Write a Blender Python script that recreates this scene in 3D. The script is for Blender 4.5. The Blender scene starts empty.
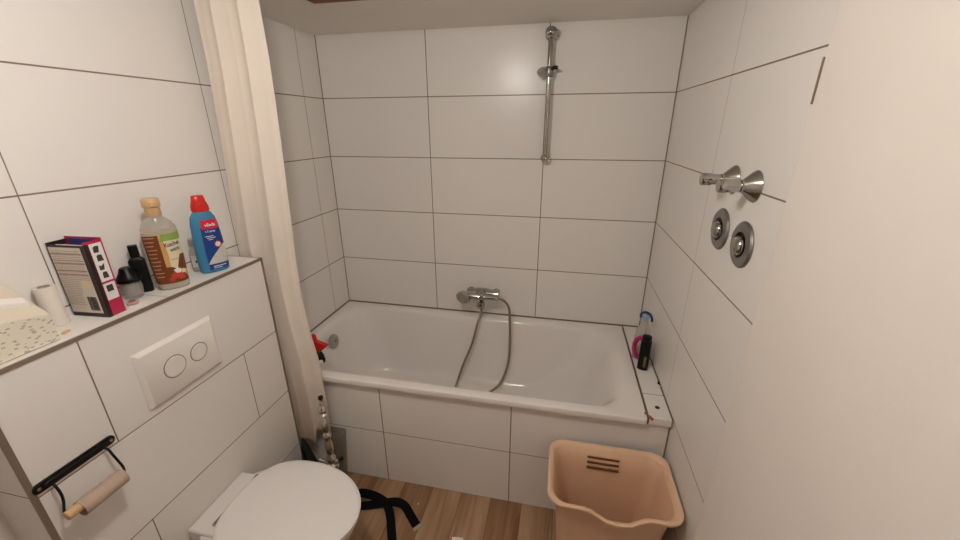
import bpy, bmesh, math, random
from math import sin, cos, pi, radians, sqrt
from mathutils import Vector, Matrix
random.seed(4)
S = bpy.context.scene
C = S.collection
W = 1.777          # room width (left wall X=0, right wall X=W), back wall Y=0
CEIL = 2.086
NEAR = -2.75

# ------------------------------------------------------------------ materials
def lin(c):
    return tuple(((v/255)/12.92 if v/255 <= .04045 else (((v/255)+.055)/1.055)**2.4) for v in c) + (1,)

def mat(name, col, rough=.5, metal=0, spec=.5, trans=0, alpha=1, coat=0, noise=0, nscale=20, bump=0, bscale=60, ior=1.45, sheen=0, emit=None, estr=0):
    m = bpy.data.materials.new(name); m.use_nodes = True
    nt = m.node_tree; b = nt.nodes['Principled BSDF']
    c = lin(col)
    b.inputs['Base Color'].default_value = c
    b.inputs['Roughness'].default_value = rough
    b.inputs['Metallic'].default_value = metal
    b.inputs['Specular IOR Level'].default_value = spec
    b.inputs['Transmission Weight'].default_value = trans
    b.inputs['Alpha'].default_value = alpha
    b.inputs['Coat Weight'].default_value = coat
    b.inputs['IOR'].default_value = ior
    if emit:
        b.inputs['Emission Color'].default_value = lin(emit); b.inputs['Emission Strength'].default_value = estr
    if noise or bump:
        tc = nt.nodes.new('ShaderNodeTexCoord')
    if noise:
        n = nt.nodes.new('ShaderNodeTexNoise'); n.inputs['Scale'].default_value = nscale; n.inputs['Detail'].default_value = 4
        nt.links.new(tc.outputs['Object'], n.inputs['Vector'])
        mx = nt.nodes.new('ShaderNodeMix'); mx.data_type = 'RGBA'
        mx.inputs[6].default_value = tuple(v*(1-noise) for v in c[:3])+(1,)
        mx.inputs[7].default_value = tuple(min(1, v*(1+noise)) for v in c[:3])+(1,)
        nt.links.new(n.outputs['Fac'], mx.inputs[0]); nt.links.new(mx.outputs[2], b.inputs['Base Color'])
    if bump:
        n2 = nt.nodes.new('ShaderNodeTexNoise'); n2.inputs['Scale'].default_value = bscale; n2.inputs['Detail'].default_value = 3
        nt.links.new(tc.outputs['Object'], n2.inputs['Vector'])
        bp = nt.nodes.new('ShaderNodeBump'); bp.inputs['Strength'].default_value = bump; bp.inputs['Distance'].default_value = .002
        nt.links.new(n2.outputs['Fac'], bp.inputs['Height']); nt.links.new(bp.outputs['Normal'], b.inputs['Normal'])
    return m

GROUT = lin((132, 115, 96))
def tile_mat(name, segs, col=(240, 235, 228), rough=.27):
    """segs: (axis, centre, width, period or None, (other_axis, lo, hi) or None)"""
    m = bpy.data.materials.new(name); m.use_nodes = True
    nt = m.node_tree; N = nt.nodes; L = nt.links; b = N['Principled BSDF']
    tc = N.new('ShaderNodeTexCoord'); sx = N.new('ShaderNodeSeparateXYZ'); L.new(tc.outputs['Object'], sx.inputs[0])
    def math_(op, a, bb=0.0, c=None, clamp=False):
        n = N.new('ShaderNodeMath'); n.operation = op; n.use_clamp = clamp
        for i, v in enumerate((a, bb, c)):
            if v is None: continue
            if isinstance(v, (int, float)): n.inputs[i].default_value = v
            else: L.new(v, n.inputs[i])
        return n.outputs[0]
    tot = None
    for ax, cen, w, per, rng in segs:
        co = sx.outputs['XYZ'.index(ax)]
        d = math_('SUBTRACT', co, cen)
        d = math_('PINGPONG', d, per/2) if per else math_('ABSOLUTE', d)
        k = math_('MULTIPLY_ADD', d, -1/.0007, (w/2+.00035)/.0007, clamp=True)
        if rng:
            oc = sx.outputs['XYZ'.index(rng[0])]
            k = math_('MULTIPLY', k, math_('GREATER_THAN', oc, rng[1]))
            k = math_('MULTIPLY', k, math_('LESS_THAN', oc, rng[2]))
        tot = k if tot is None else math_('MAXIMUM', tot, k)
    n = N.new('ShaderNodeTexNoise'); n.inputs['Scale'].default_value = 3; n.inputs['Detail'].default_value = 5
    L.new(tc.outputs['Object'], n.inputs['Vector'])
    cm = N.new('ShaderNodeMix'); cm.data_type = 'RGBA'; c = lin(col)
    cm.inputs[6].default_value = tuple(v*.97 for v in c[:3])+(1,); cm.inputs[7].default_value = tuple(v*1.02 for v in c[:3])+(1,)
    L.new(n.outputs['Fac'], cm.inputs[0])
    mx = N.new('ShaderNodeMix'); mx.data_type = 'RGBA'
    L.new(cm.outputs[2], mx.inputs[6]); mx.inputs[7].default_value = GROUT
    if tot is not None:
        L.new(tot, mx.inputs[0])
    else: mx.inputs[0].default_value = 0
    L.new(mx.outputs[2], b.inputs['Base Color'])
    if tot is not None:
        r = math_('MULTIPLY_ADD', tot, .5, rough); L.new(r, b.inputs['Roughness'])
        bp = N.new('ShaderNodeBump'); bp.invert = True; bp.inputs['Strength'].default_value = .5; bp.inputs['Distance'].default_value = .001
        L.new(tot, bp.inputs['Height']); L.new(bp.outputs['Normal'], b.inputs['Normal'])
    else: b.inputs['Roughness'].default_value = rough
    b.inputs['Specular IOR Level'].default_value = .36
    return m

HZ = lambda w=.0042: ('Z', .288, w, .3, None)
M = {}
M['tile_back'] = tile_mat('ceramic_tiles_back', [HZ(), ('Z', .5915, .008, None, None), ('X', .596, .0042, .6, ('X', .2, 1.5)), ('X', .0, .009, None, None), ('X', W, .009, None, None)])
M['tile_left'] = tile_mat('ceramic_tiles_left', [HZ(), ('Z', .5915, .008, None, ('Y', -.768, .1)), ('Y', -.161, .0028, .6, None)])
M['tile_right'] = tile_mat('ceramic_tiles_right', [HZ(), ('Y', -.6325, .0022, None, None)])
M['tile_apron'] = tile_mat('ceramic_tiles_apron', [('Z', .294, .003, None, None), ('X', .5534, .0045, .6, ('X', .3, 1.5)), ('X', 1.772, .006, None, None)])
M['tile_box'] = tile_mat('ceramic_tiles_cistern', [('Z', .8345, .0034, None, None), ('Z', .5315, .0034, None, None), ('Z', .23, .003, None, None),
    ('Y', -1.4465, .0034, None, ('Z', .8345, 1.2)), ('Y', -.9975, .0032, None, ('Z', .5315, .8345)), ('Y', -1.443, .0032, None, ('Z', .23, .5315))])
M['tile_shelf'] = tile_mat('ceramic_tiles_shelf', [('Y', -1.20, .002, None, None)], col=(240, 236, 230))
M['tile_ledge'] = tile_mat('ceramic_tiles_ledge', [('Y', -.60, .003, None, None), ('X', 1.6875, .006, None, None), ('X', 1.7745, .006, None, None)], col=(240, 235, 228))
M['plaster'] = mat('wall_plaster', (240, 231, 220), .75, noise=.03, nscale=5, bump=.15, bscale=180, spec=.25)
M['ceiling'] = mat('ceiling_paint', (242, 237, 230), .85, noise=.02, nscale=4, bump=.1, bscale=120, spec=.2)
M['steel_trim'] = mat('brushed_trim', (140, 126, 108), .45, .35, bump=.1, bscale=300)
M['acrylic'] = mat('bath_acrylic', (240, 234, 228), .13, coat=.4, noise=.012, nscale=4)
M['porcelain'] = mat('toilet_porcelain', (238, 233, 228), .14, coat=.5, noise=.01, nscale=5)
M['seat'] = mat('toilet_seat_plastic', (240, 236, 232), .3, noise=.01, nscale=5)
M['white_plastic'] = mat('white_plastic', (240, 234, 224), .35, noise=.012, nscale=8)
M['chrome'] = mat('chrome', (176, 173, 168), .09, 1, noise=.03, nscale=30)
M['dull_chrome'] = mat('limescaled_chrome', (150, 148, 144), .32, 1, noise=.15, nscale=60)
M['grey_disc'] = mat('grey_plastic_disc', (172, 168, 160), .35, .4, noise=.1, nscale=90)
M['nozzle'] = mat('shower_face_grey', (158, 150, 138), .4, .2, noise=.2, nscale=120)
M['black_metal'] = mat('black_iron', (20, 18, 17), .38, .3, noise=.2, nscale=50)
M['wood_light'] = mat('pale_dowel_wood', (214, 178, 132), .5, noise=.1, nscale=40)
M['cardboard'] = mat('grey_cardboard', (186, 162, 144), .85, noise=.06, nscale=60, bump=.2, bscale=200)
M['basket'] = mat('beige_basket_plastic', (234, 196, 162), .42, noise=.03, nscale=12)
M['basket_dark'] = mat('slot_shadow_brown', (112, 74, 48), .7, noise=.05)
M['curtain'] = mat('curtain_cloth', (238, 226, 212), .85, noise=.05, nscale=4, bump=.25, bscale=240, spec=.15)
M['black_cloth'] = mat('black_webbing', (8, 8, 9), .85, noise=.25, nscale=80, bump=.5, bscale=400, spec=.2)
M['black_plastic'] = mat('black_plastic', (7, 7, 8), .38, spec=.3, noise=.1, nscale=30)
M['hatch_wood'] = mat('reddish_brown_wood', (128, 74, 48), .55, noise=.2, nscale=14)
M['lamp_glass'] = mat('lit_opal_glass', (255, 240, 220), .4, emit=(255, 250, 246), estr=208)
M['hook_metal'] = mat('hookah_metal', (214, 208, 198), .2, 1, noise=.2, nscale=60)
M['smoky'] = mat('smoky_plastic', (158, 146, 128), .3, alpha=.3, noise=.05, nscale=20)
M['ribbed_grey'] = mat('dark_grey_fabric', (30, 27, 26), .8, noise=.2, nscale=60, bump=.3)
M['cap_beige'] = mat('beige_cap', (203, 168, 122), .38, noise=.04, nscale=40)
M['clear'] = mat('clear_plastic', (236, 232, 224), .12, trans=.75, alpha=1, ior=1.2, noise=.01)
M['cream_liquid'] = mat('cream_liquid', (222, 204, 170), .25, noise=.03, nscale=20)
M['label_brown'] = mat('label_brown', (112, 58, 26), .4, noise=.12, nscale=60)
M['label_gold'] = mat('label_gold', (205, 158, 92), .4, noise=.12, nscale=40)
M['label_cream'] = mat('label_cream', (226, 212, 176), .4, noise=.06, nscale=60)
M['label_green'] = mat('label_green', (134, 162, 78), .4, noise=.15, nscale=60)
M['print_tan'] = mat('tan_print', (196, 150, 120), .5, noise=.05)
M['navy'] = mat('navy_print', (26, 48, 84), .4, noise=.05)
M['red_flower'] = mat('red_flower_print', (186, 62, 44), .4, noise=.2, nscale=90)
M['white_print'] = mat('white_print', (232, 228, 222), .4, noise=.02)
M['red_cap'] = mat('red_cap', (206, 34, 22), .28, noise=.06, nscale=30)
M['blue_liquid'] = mat('blue_translucent_bottle', (84, 166, 212), .15, trans=.45, noise=.06, nscale=14)
M['label_blue'] = mat('label_royal_blue', (20, 62, 134), .35, noise=.1, nscale=30)
M['label_pink'] = mat('label_pink_red', (206, 36, 62), .35, noise=.06, nscale=30)
M['label_photo'] = mat('label_pale_photo', (204, 198, 190), .35, noise=.12, nscale=50)
M['glass'] = mat('clear_glass', (225, 222, 214), .05, trans=.5, alpha=.5, ior=1.3, noise=.01)
M['carton_black'] = mat('carton_black_brown', (36, 24, 20), .42, noise=.1, nscale=30)
M['carton_grey'] = mat('carton_grey_panel', (218, 207, 194), .5, noise=.04, nscale=30)
M['carton_magenta'] = mat('carton_magenta', (178, 30, 74), .38, noise=.1, nscale=30)
M['carton_blue'] = mat('carton_blue_print', (52, 58, 120), .5, noise=.3, nscale=60)
M['print_dark'] = mat('dark_print', (62, 54, 50), .5, noise=.1)
M['print_red'] = mat('dull_red_print', (150, 92, 84), .5, noise=.1)
M['print_line'] = mat('fine_grey_print', (164, 151, 139), .5, noise=.1)
M['pink_liquid'] = mat('pink_liquid', (196, 44, 104), .2, noise=.08, nscale=30)
M['pink_pale'] = mat('pale_pink_plastic', (214, 178, 176), .3, trans=.3, noise=.04)
M['cap_blue'] = mat('pale_blue_cap', (160, 178, 206), .3, noise=.04)
M['olive_print'] = mat('olive_gold_print', (104, 92, 44), .45, noise=.3, nscale=80)
M['rust'] = mat('rusty_orange', (168, 104, 56), .7, noise=.35, nscale=120)
M['orange_bit'] = mat('orange_brown_chip', (226, 176, 116), .6, noise=.25, nscale=140)
M['paper'] = mat('white_paper', (228, 220, 208), .8, noise=.02, bump=.2, bscale=60)
M['dark_hole'] = mat('dark_recess', (60, 50, 42), .7, noise=.1)
M['unseen_door_wood'] = mat('unseen_dark_door', (84, 56, 40), .45, noise=.2, nscale=9)
M['box_beige'] = mat('pale_beige_card', (220, 208, 188), .6, noise=.03)
M['hose'] = mat('hose_metal', (158, 144, 126), .38, .85, noise=.12, nscale=80)
M['slot'] = mat('slot_brown', (140, 118, 96), .7, noise=.1)
M['green_bit'] = mat('pale_green_pack', (150, 160, 120), .6, noise=.25, nscale=60)

def curtain_lower_tint():
    # yellowish-brown tint of the lower cloth, stronger towards the hem
    nt = M['curtain'].node_tree; N = nt.nodes; L = nt.links; b = N['Principled BSDF']
    src = b.inputs['Base Color'].links[0].from_socket
    tc = N.new('ShaderNodeTexCoord'); sx = N.new('ShaderNodeSeparateXYZ'); L.new(tc.outputs['Object'], sx.inputs[0])
    n = N.new('ShaderNodeTexNoise'); n.inputs['Scale'].default_value = 7; n.inputs['Detail'].default_value = 5; L.new(tc.outputs['Object'], n.inputs['Vector'])
    a = N.new('ShaderNodeMath'); a.operation = 'MULTIPLY_ADD'; a.inputs[1].default_value = .5; L.new(n.outputs['Fac'], a.inputs[0]); L.new(sx.outputs[2], a.inputs[2])
    r = N.new('ShaderNodeMapRange'); r.inputs['From Min'].default_value = -1.0; r.inputs['From Max'].default_value = -1.65; L.new(a.outputs[0], r.inputs['Value'])
    r.inputs['To Max'].default_value = .55
    mx = N.new('ShaderNodeMix'); mx.data_type = 'RGBA'; mx.inputs[7].default_value = lin((176, 140, 104))
    L.new(r.outputs[0], mx.inputs[0]); L.new(src, mx.inputs[6]); L.new(mx.outputs[2], b.inputs['Base Color'])
curtain_lower_tint()

def speckle():
    m = mat('speckled_white_card', (232, 224, 206), .55)
    nt = m.node_tree; N = nt.nodes; L = nt.links; b = N['Principled BSDF']
    tc = N.new('ShaderNodeTexCoord'); mp = N.new('ShaderNodeMapping'); mp.inputs['Scale'].default_value = (1, .45, 1)
    v = N.new('ShaderNodeTexVoronoi'); v.inputs['Scale'].default_value = 190; v.inputs['Randomness'].default_value = 1
    L.new(tc.outputs['Object'], mp.inputs[0]); L.new(mp.outputs[0], v.inputs['Vector'])
    lt = N.new('ShaderNodeMath'); lt.operation = 'LESS_THAN'; lt.inputs[1].default_value = .36; L.new(v.outputs['Distance'], lt.inputs[0])
    sc = N.new('ShaderNodeSeparateColor'); L.new(v.outputs['Color'], sc.inputs[0])
    g = N.new('ShaderNodeMath'); g.operation = 'GREATER_THAN'; g.inputs[1].default_value = .5; L.new(sc.outputs[0], g.inputs[0])
    mu = N.new('ShaderNodeMath'); mu.operation = 'MULTIPLY'; L.new(lt.outputs[0], mu.inputs[0]); L.new(g.outputs[0], mu.inputs[1])
    mx = N.new('ShaderNodeMix'); mx.data_type = 'RGBA'; mx.inputs[6].default_value = lin((232, 224, 206)); mx.inputs[7].default_value = lin((188, 176, 154))
    L.new(mu.outputs[0], mx.inputs[0]); L.new(mx.outputs[2], b.inputs['Base Color'])
    return m
M['speckle'] = speckle()

def floor_mat():
    m = mat('wood_look_floor', (150, 115, 84), .42)
    nt = m.node_tree; N = nt.nodes; L = nt.links; b = N['Principled BSDF']
    tc = N.new('ShaderNodeTexCoord'); sx = N.new('ShaderNodeSeparateXYZ'); L.new(tc.outputs['Object'], sx.inputs[0])
    def mt(op, a, c=0.0, d=None, clamp=False):
        n = N.new('ShaderNodeMath'); n.operation = op; n.use_clamp = clamp
        for i, v in enumerate((a, c, d)):
            if v is None: continue
            if isinstance(v, (int, float)): n.inputs[i].default_value = v
            else: L.new(v, n.inputs[i])
        return n.outputs[0]
    xs = mt('DIVIDE', mt('SUBTRACT', sx.outputs[0], .50), .143)
    idx = mt('FLOOR', xs)
    wn = N.new('ShaderNodeTexWhiteNoise'); wn.noise_dimensions = '1D'; L.new(idx, wn.inputs['W'])
    # grain stretched along the planks (Y)
    cb = N.new('ShaderNodeCombineXYZ')
    L.new(mt('MULTIPLY', sx.outputs[0], 38.0), cb.inputs[0]); L.new(mt('MULTIPLY', sx.outputs[1], 3.2), cb.inputs[1]); L.new(mt('MULTIPLY', wn.outputs['Value'], 40.0), cb.inputs[2])
    n1 = N.new('ShaderNodeTexNoise'); n1.inputs['Scale'].default_value = 1; n1.inputs['Detail'].default_value = 6; n1.inputs['Distortion'].default_value = .6; L.new(cb.outputs[0], n1.inputs['Vector'])
    cb2 = N.new('ShaderNodeCombineXYZ')
    L.new(mt('MULTIPLY', sx.outputs[0], 9.0), cb2.inputs[0]); L.new(mt('MULTIPLY', sx.outputs[1], 1.6), cb2.inputs[1]); L.new(mt('MULTIPLY', wn.outputs['Value'], 17.0), cb2.inputs[2])
    n2 = N.new('ShaderNodeTexNoise'); n2.inputs['Scale'].default_value = 1; n2.inputs['Detail'].default_value = 3; L.new(cb2.outputs[0], n2.inputs['Vector'])
    f = mt('ADD', mt('MULTIPLY', n1.outputs['Fac'], .5), mt('MULTIPLY', n2.outputs['Fac'], .5))
    f = mt('ADD', f, mt('MULTIPLY', mt('SUBTRACT', wn.outputs['Value'], .5), .2))
    cr = N.new('ShaderNodeValToRGB'); e = cr.color_ramp.elements
    e[0].position = .3; e[0].color = lin((126, 88, 58)); e[1].position = .7; e[1].color = lin((180, 148, 116))
    e2 = cr.color_ramp.elements.new(.5); e2.color = lin((154, 120, 90))
    L.new(f, cr.inputs[0])
    d = mt('PINGPONG', mt('SUBTRACT', sx.outputs[0], .50), .0715)
    k = mt('MULTIPLY_ADD', d, -1/.001, 1.8, clamp=True)
    mx = N.new('ShaderNodeMix'); mx.data_type = 'RGBA'; mx.inputs[7].default_value = lin((84, 62, 44))
    L.new(mt('MULTIPLY', k, .8), mx.inputs[0]); L.new(cr.outputs[0], mx.inputs[6]); L.new(mx.outputs[2], b.inputs['Base Color'])
    bp = N.new('ShaderNodeBump'); bp.inputs['Strength'].default_value = .15; bp.inputs['Distance'].default_value = .001
    L.new(n1.outputs['Fac'], bp.inputs['Height']); L.new(bp.outputs['Normal'], b.inputs['Normal'])
    return m
M['floor'] = floor_mat()

# ------------------------------------------------------------------ geometry helpers
def link(name, bm, m, parent=None, smooth=True, loc=(0, 0, 0), bevel=0, subsurf=0, solid=0):
    me = bpy.data.meshes.new(name)
    bmesh.ops.recalc_face_normals(bm, faces=bm.faces[:])
    bm.to_mesh(me); bm.free()
    if not isinstance(m, (list, tuple)): m = [m]
    for k in m: me.materials.append(k)
    o = bpy.data.objects.new(name, me); C.objects.link(o); o.location = loc
    if smooth:
        for p in me.polygons: p.use_smooth = True
        try: me.set_sharp_from_angle(angle=radians(38))
        except Exception: pass
    if solid:
        s = o.modifiers.new('s', 'SOLIDIFY'); s.thickness = solid; s.offset = 0
    if bevel:
        b = o.modifiers.new('b', 'BEVEL'); b.width = bevel; b.segments = 3; b.limit_method = 'ANGLE'; b.angle_limit = radians(40)
    if subsurf:
        s = o.modifiers.new('u', 'SUBSURF'); s.levels = subsurf; s.render_levels = subsurf
    if parent is not None: o.parent = parent
    return o

def thing(name, label, cat, loc=(0, 0, 0), rz=0, group=None):
    o = bpy.data.objects.new(name, None); C.objects.link(o); o.empty_display_size = .05
    o.location = loc; o.rotation_euler = (0, 0, rz); o['label'] = label; o['category'] = cat
    if group: o['group'] = group
    return o
def tag(o, label, cat, group=None):
    o['label'] = label; o['category'] = cat
    if group: o['group'] = group
    return o
def struct(name, bm, m, bevel=0, smooth=False, parent=None):
    o = link(name, bm, m, parent=parent, smooth=smooth, bevel=bevel)
    if parent is None: o['kind'] = 'structure'
    return o
def plabel(o, t): o['label'] = t; return o

def BM(): return bmesh.new()
def box(bm, x0, x1, y0, y1, z0, z1, mi=0, mtx=None):
    vs = [bm.verts.new(Vector(p)) for p in ((x0, y0, z0), (x1, y0, z0), (x1, y1, z0), (x0, y1, z0), (x0, y0, z1), (x1, y0, z1), (x1, y1, z1), (x0, y1, z1))]
    fs = [(0, 3, 2, 1), (4, 5, 6, 7), (0, 1, 5, 4), (1, 2, 6, 5), (2, 3, 7, 6), (3, 0, 4, 7)]
    for f in fs:
        g = bm.faces.new([vs[i] for i in f]); g.material_index = mi
    if mtx: bmesh.ops.transform(bm, matrix=mtx, verts=vs)
    return vs
def loft(bm, loops, close=True, cap0=False, cap1=False, mi=0):
    rows = [[bm.verts.new(Vector(p)) for p in lp] for lp in loops]
    n = len(rows[0])
    for a, b in zip(rows, rows[1:]):
        for i in range(n if close else n-1):
            j = (i+1) % n
            f = bm.faces.new((a[i], a[j], b[j], b[i])); f.material_index = mi
    if cap0: f = bm.faces.new(rows[0][::-1]); f.material_index = mi
    if cap1: f = bm.faces.new(rows[-1]); f.material_index = mi
    return rows
def frame(d):
    d = d.normalized(); u = Vector((0, 0, 1)) if abs(d.z) < .9 else Vector((1, 0, 0))
    a = d.cross(u).normalized(); return a, a.cross(d).normalized()
def lathe(bm, prof, n=28, org=(0, 0, 0), axis=(0, 0, 1), mi=0, cap=True):
    """prof: (height along axis, radius)"""
    ax = Vector(axis).normalized(); a, b = frame(ax); o = Vector(org); loops = []
    for h, r in prof:
        r = max(r, 1e-4)
        loops.append([o + ax*h + (a*cos(2*pi*i/n)+b*sin(2*pi*i/n))*r for i in range(n)])
    loft(bm, loops, True, cap, cap, mi)
def catmull(pts, sub=8):
    P = [Vector(p) for p in pts]; P = [P[0]*2-P[1]] + P + [P[-1]*2-P[-2]]; out = []
    for i in range(1, len(P)-2):
        for k in range(sub):
            t = k/sub; a, b, c, d = P[i-1], P[i], P[i+1], P[i+2]
            out.append(.5*((2*b)+(-a+c)*t+(2*a-5*b+4*c-d)*t*t+(-a+3*b-3*c+d)*t**3))
    out.append(P[-2]); return out
def tube(bm, pts, r, n=12, sub=8, smooth=True, ridges=0, mi=0):
    P = catmull(pts, sub) if smooth else [Vector(p) for p in pts]
    loops = []; prev = None
    for i, p in enumerate(P):
        d = (P[min(i+1, len(P)-1)]-P[max(i-1, 0)]).normalized()
        if prev is None: a, b = frame(d)
        else:
            a = (prev - d*prev.dot(d)).normalized(); b = a.cross(d)
        prev = a
        rr = r(i/(len(P)-1)) if callable(r) else r
        if ridges: rr *= (1+.06*(i % 2))
        loops.append([p+(a*cos(2*pi*k/n)+b*sin(2*pi*k/n))*rr for k in range(n)])
    loft(bm, loops, True, True, True, mi)
def rrect(x0, x1, y0, y1, r, z, n=8):
    out = []
    for cx, cy, a0 in ((x1-r, y1-r, 0), (x0+r, y1-r, 90), (x0+r, y0+r, 180), (x1-r, y0+r, 270)):
        for k in range(n+1):
            a = radians(a0+90*k/n); out.append((cx+r*cos(a), cy+r*sin(a), z))
    return out
def sellipse(w, d, z, e=2.4, n=40, cx=0, cy=0):
    out = []
    for k in range(n):
        a = 2*pi*k/n; c, s = cos(a), sin(a)
        out.append((cx+w*math.copysign(abs(c)**(2/e), c), cy+d*math.copysign(abs(s)**(2/e), s), z))
    return out
def sec_at(secs, z):
    for a, b in zip(secs, secs[1:]):
        if a[0] <= z <= b[0]:
            t = (z-a[0])/max(b[0]-a[0], 1e-6); return a[1]+(b[1]-a[1])*t, a[2]+(b[2]-a[2])*t
    return secs[-1][1], secs[-1][2]
def on_front(secs, x, z, off, e=2.4):
    w, d = sec_at(secs, z); q = min(abs(x)/w, .995)
    return Vector((x, -d*(1-q**e)**(1/e)-off, z))
def patch(bm, secs, xf0, xf1, z0, z1, off, n=14, m=12, e=2.4, mi=0):
    """label patch: xf are fractions of the half width, may be functions of height"""
    g = []
    for j in range(m+1):
        t = j/m; z = z0+(z1-z0)*t; w, d = sec_at(secs, z)
        a = xf0(t) if callable(xf0) else xf0; b = xf1(t) if callable(xf1) else xf1
        row = []
        for i in range(n+1):
            # spread by angle so that the sides get enough faces
            th0 = math.asin(max(-1, min(1, a))); th1 = math.asin(max(-1, min(1, b)))
            q = sin(th0+(th1-th0)*i/n); row.append(bm.verts.new(on_front(secs, q*w, z, off, e)))
        g.append(row)
    for j in range(m):
        for i in range(n):
            f = bm.faces.new((g[j][i], g[j][i+1], g[j+1][i+1], g[j+1][i])); f.material_index = mi
def text_bm(txt, size, bold=False):
    cu = bpy.data.curves.new('t', 'FONT'); cu.body = txt; cu.size = size; cu.align_x = 'CENTER'; cu.align_y = 'CENTER'; cu.resolution_u = 3
    if bold: cu.offset = size*.025
    ob = bpy.data.objects.new('t', cu); C.objects.link(ob)
    dg = bpy.context.evaluated_depsgraph_get(); me = bpy.data.meshes.new_from_object(ob.evaluated_get(dg))
    bm = bmesh.new(); bm.from_mesh(me)
    bpy.data.objects.remove(ob); bpy.data.curves.remove(cu); bpy.data.meshes.remove(me)
    bmesh.ops.triangulate(bm, faces=bm.faces[:])
    return bm

# ------------------------------------------------------------------ setting
bm = BM(); box(bm, -.1, W+.1, NEAR-.1, .1, -.08, 0); struct('floor', bm, M['floor'])
bm = BM(); box(bm, -.1, W+.1, NEAR-.1, .1, CEIL, CEIL+.08); struct('ceiling', bm, M['ceiling'])
bm = BM(); box(bm, -.1, W+.1, 0, .1, 0, CEIL); struct('wall_back', bm, M['tile_back'])
bm = BM(); box(bm, -.1, 0, NEAR, 0, 0, CEIL); struct('wall_left', bm, M['tile_left'])
bm = BM(); box(bm, W, W+.1, -1.10, 0, 0, CEIL); struct('wall_right', bm, M['tile_right'])
bm = BM()
prof = [(W+.1, -1.095), (W+.0005, -1.095), (W-.0008, -1.105), (W-.0018, -1.125), (W-.0025, -1.16), (W-.003, -1.25), (W-.003, NEAR), (W+.1, NEAR)]
loft(bm, [[(x, y, 0) for x, y in prof], [(x, y, CEIL) for x, y in prof]], True, True, True)
struct('wall_right_plaster', bm, M['plaster'], smooth=True)
bm = BM(); box(bm, -.1, .42, NEAR-.1, NEAR, 0, CEIL); box(bm, .42, 1.30, NEAR-.1, NEAR, 2.0, CEIL); box(bm, 1.30, W+.1, NEAR-.1, NEAR, 0, CEIL); struct('wall_front', bm, M['plaster'])
bm = BM(); box(bm, .425, 1.295, NEAR-.06, NEAR-.02, .006, 1.995); dr = struct('unseen_door', bm, M['unseen_door_wood'], bevel=.002)  # unseen dark door, added to give the chrome something dark to reflect
bm = BM(); tube(bm, [(.50, NEAR-.0205, 1.02), (.50, NEAR+.03, 1.02), (.53, NEAR+.035, 1.02), (.62, NEAR+.035, 1.02)], .009, 10, 5); link('unseen_door_handle', bm, M['chrome'], dr)
bm = BM(); box(bm, W-.0022, W+.001, -1.0995, -1.0945, 1.684, 1.768); struct('trim_slot', bm, M['slot'])
# bath surround
bm = BM(); box(bm, 0.001, W-.001, -.739, -.722, 0, .560); struct('wall_bath_apron', bm, M['tile_apron'])
bm = BM(); box(bm, 1.687, W-.0005, -.750, -.0005, .556, .588); struct('trim_ledge', bm, M['tile_ledge'], bevel=.001)
# cistern boxing with tiled shelf
BX, BY0, BY1, BZ = .153, -1.628, -.817, 1.16
bm = BM(); box(bm, .0005, BX, BY0, BY1, 0, BZ-.008); struct('wall_cistern', bm, M['tile_box'])
bm = BM(); box(bm, .0005, BX-.004, BY0+.002, BY1-.004, BZ-.008, BZ); struct('trim_shelf', bm, M['tile_shelf'])
bm = BM()
box(bm, BX-.004, BX+.0025, BY0-.001, BY1+.001, BZ-.0095, BZ+.0008)
box(bm, BX-.004, BX+.0025, BY1-.0055, BY1+.0025, 0, BZ+.0008)
box(bm, BX-.004, BX+.0035, BY0-.006, BY0+.005, 0, BZ+.0008)
box(bm, .0005, BX, BY1-.004, BY1+.001, BZ-.0095, BZ+.0008)
struct('trim_edges', bm, M['steel_trim'])

# ------------------------------------------------------------------ ceiling lamp, hatch
lp = thing('ceiling_lamp', 'small opal globe lamp close under the ceiling in front of the toilet', 'lamp', (.865, -1.60, CEIL))
bm = BM(); lathe(bm, [(-.0003, .045), (-.006, .046), (-.010, .022), (-.016, .020)], 36); link('rim', bm, M['chrome'], lp)
bm = BM(); lathe(bm, [(-.060-.048*cos(pi*k/18), .048*sin(pi*k/18)) for k in range(19)], 36); link('diffuser', bm, M['lamp_glass'], lp)
h = thing('ceiling_hatch', 'reddish brown wooden hatch frame on the ceiling in front of the bath', 'hatch', (.633, -.803, CEIL))
bm = BM()
for a in ((-.30, .30, .255, .30), (-.30, .30, -.30, -.255), (-.30, -.255, -.255, .255), (.255, .30, -.255, .255)): box(bm, *a, -.006, -.0003)
link('hatch_frame', bm, M['hatch_wood'], h, bevel=.002)
bm = BM(); box(bm, -.255, .255, -.255, .255, -.003, -.0003); link('hatch_panel', bm, M['ceiling'], h)

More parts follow.
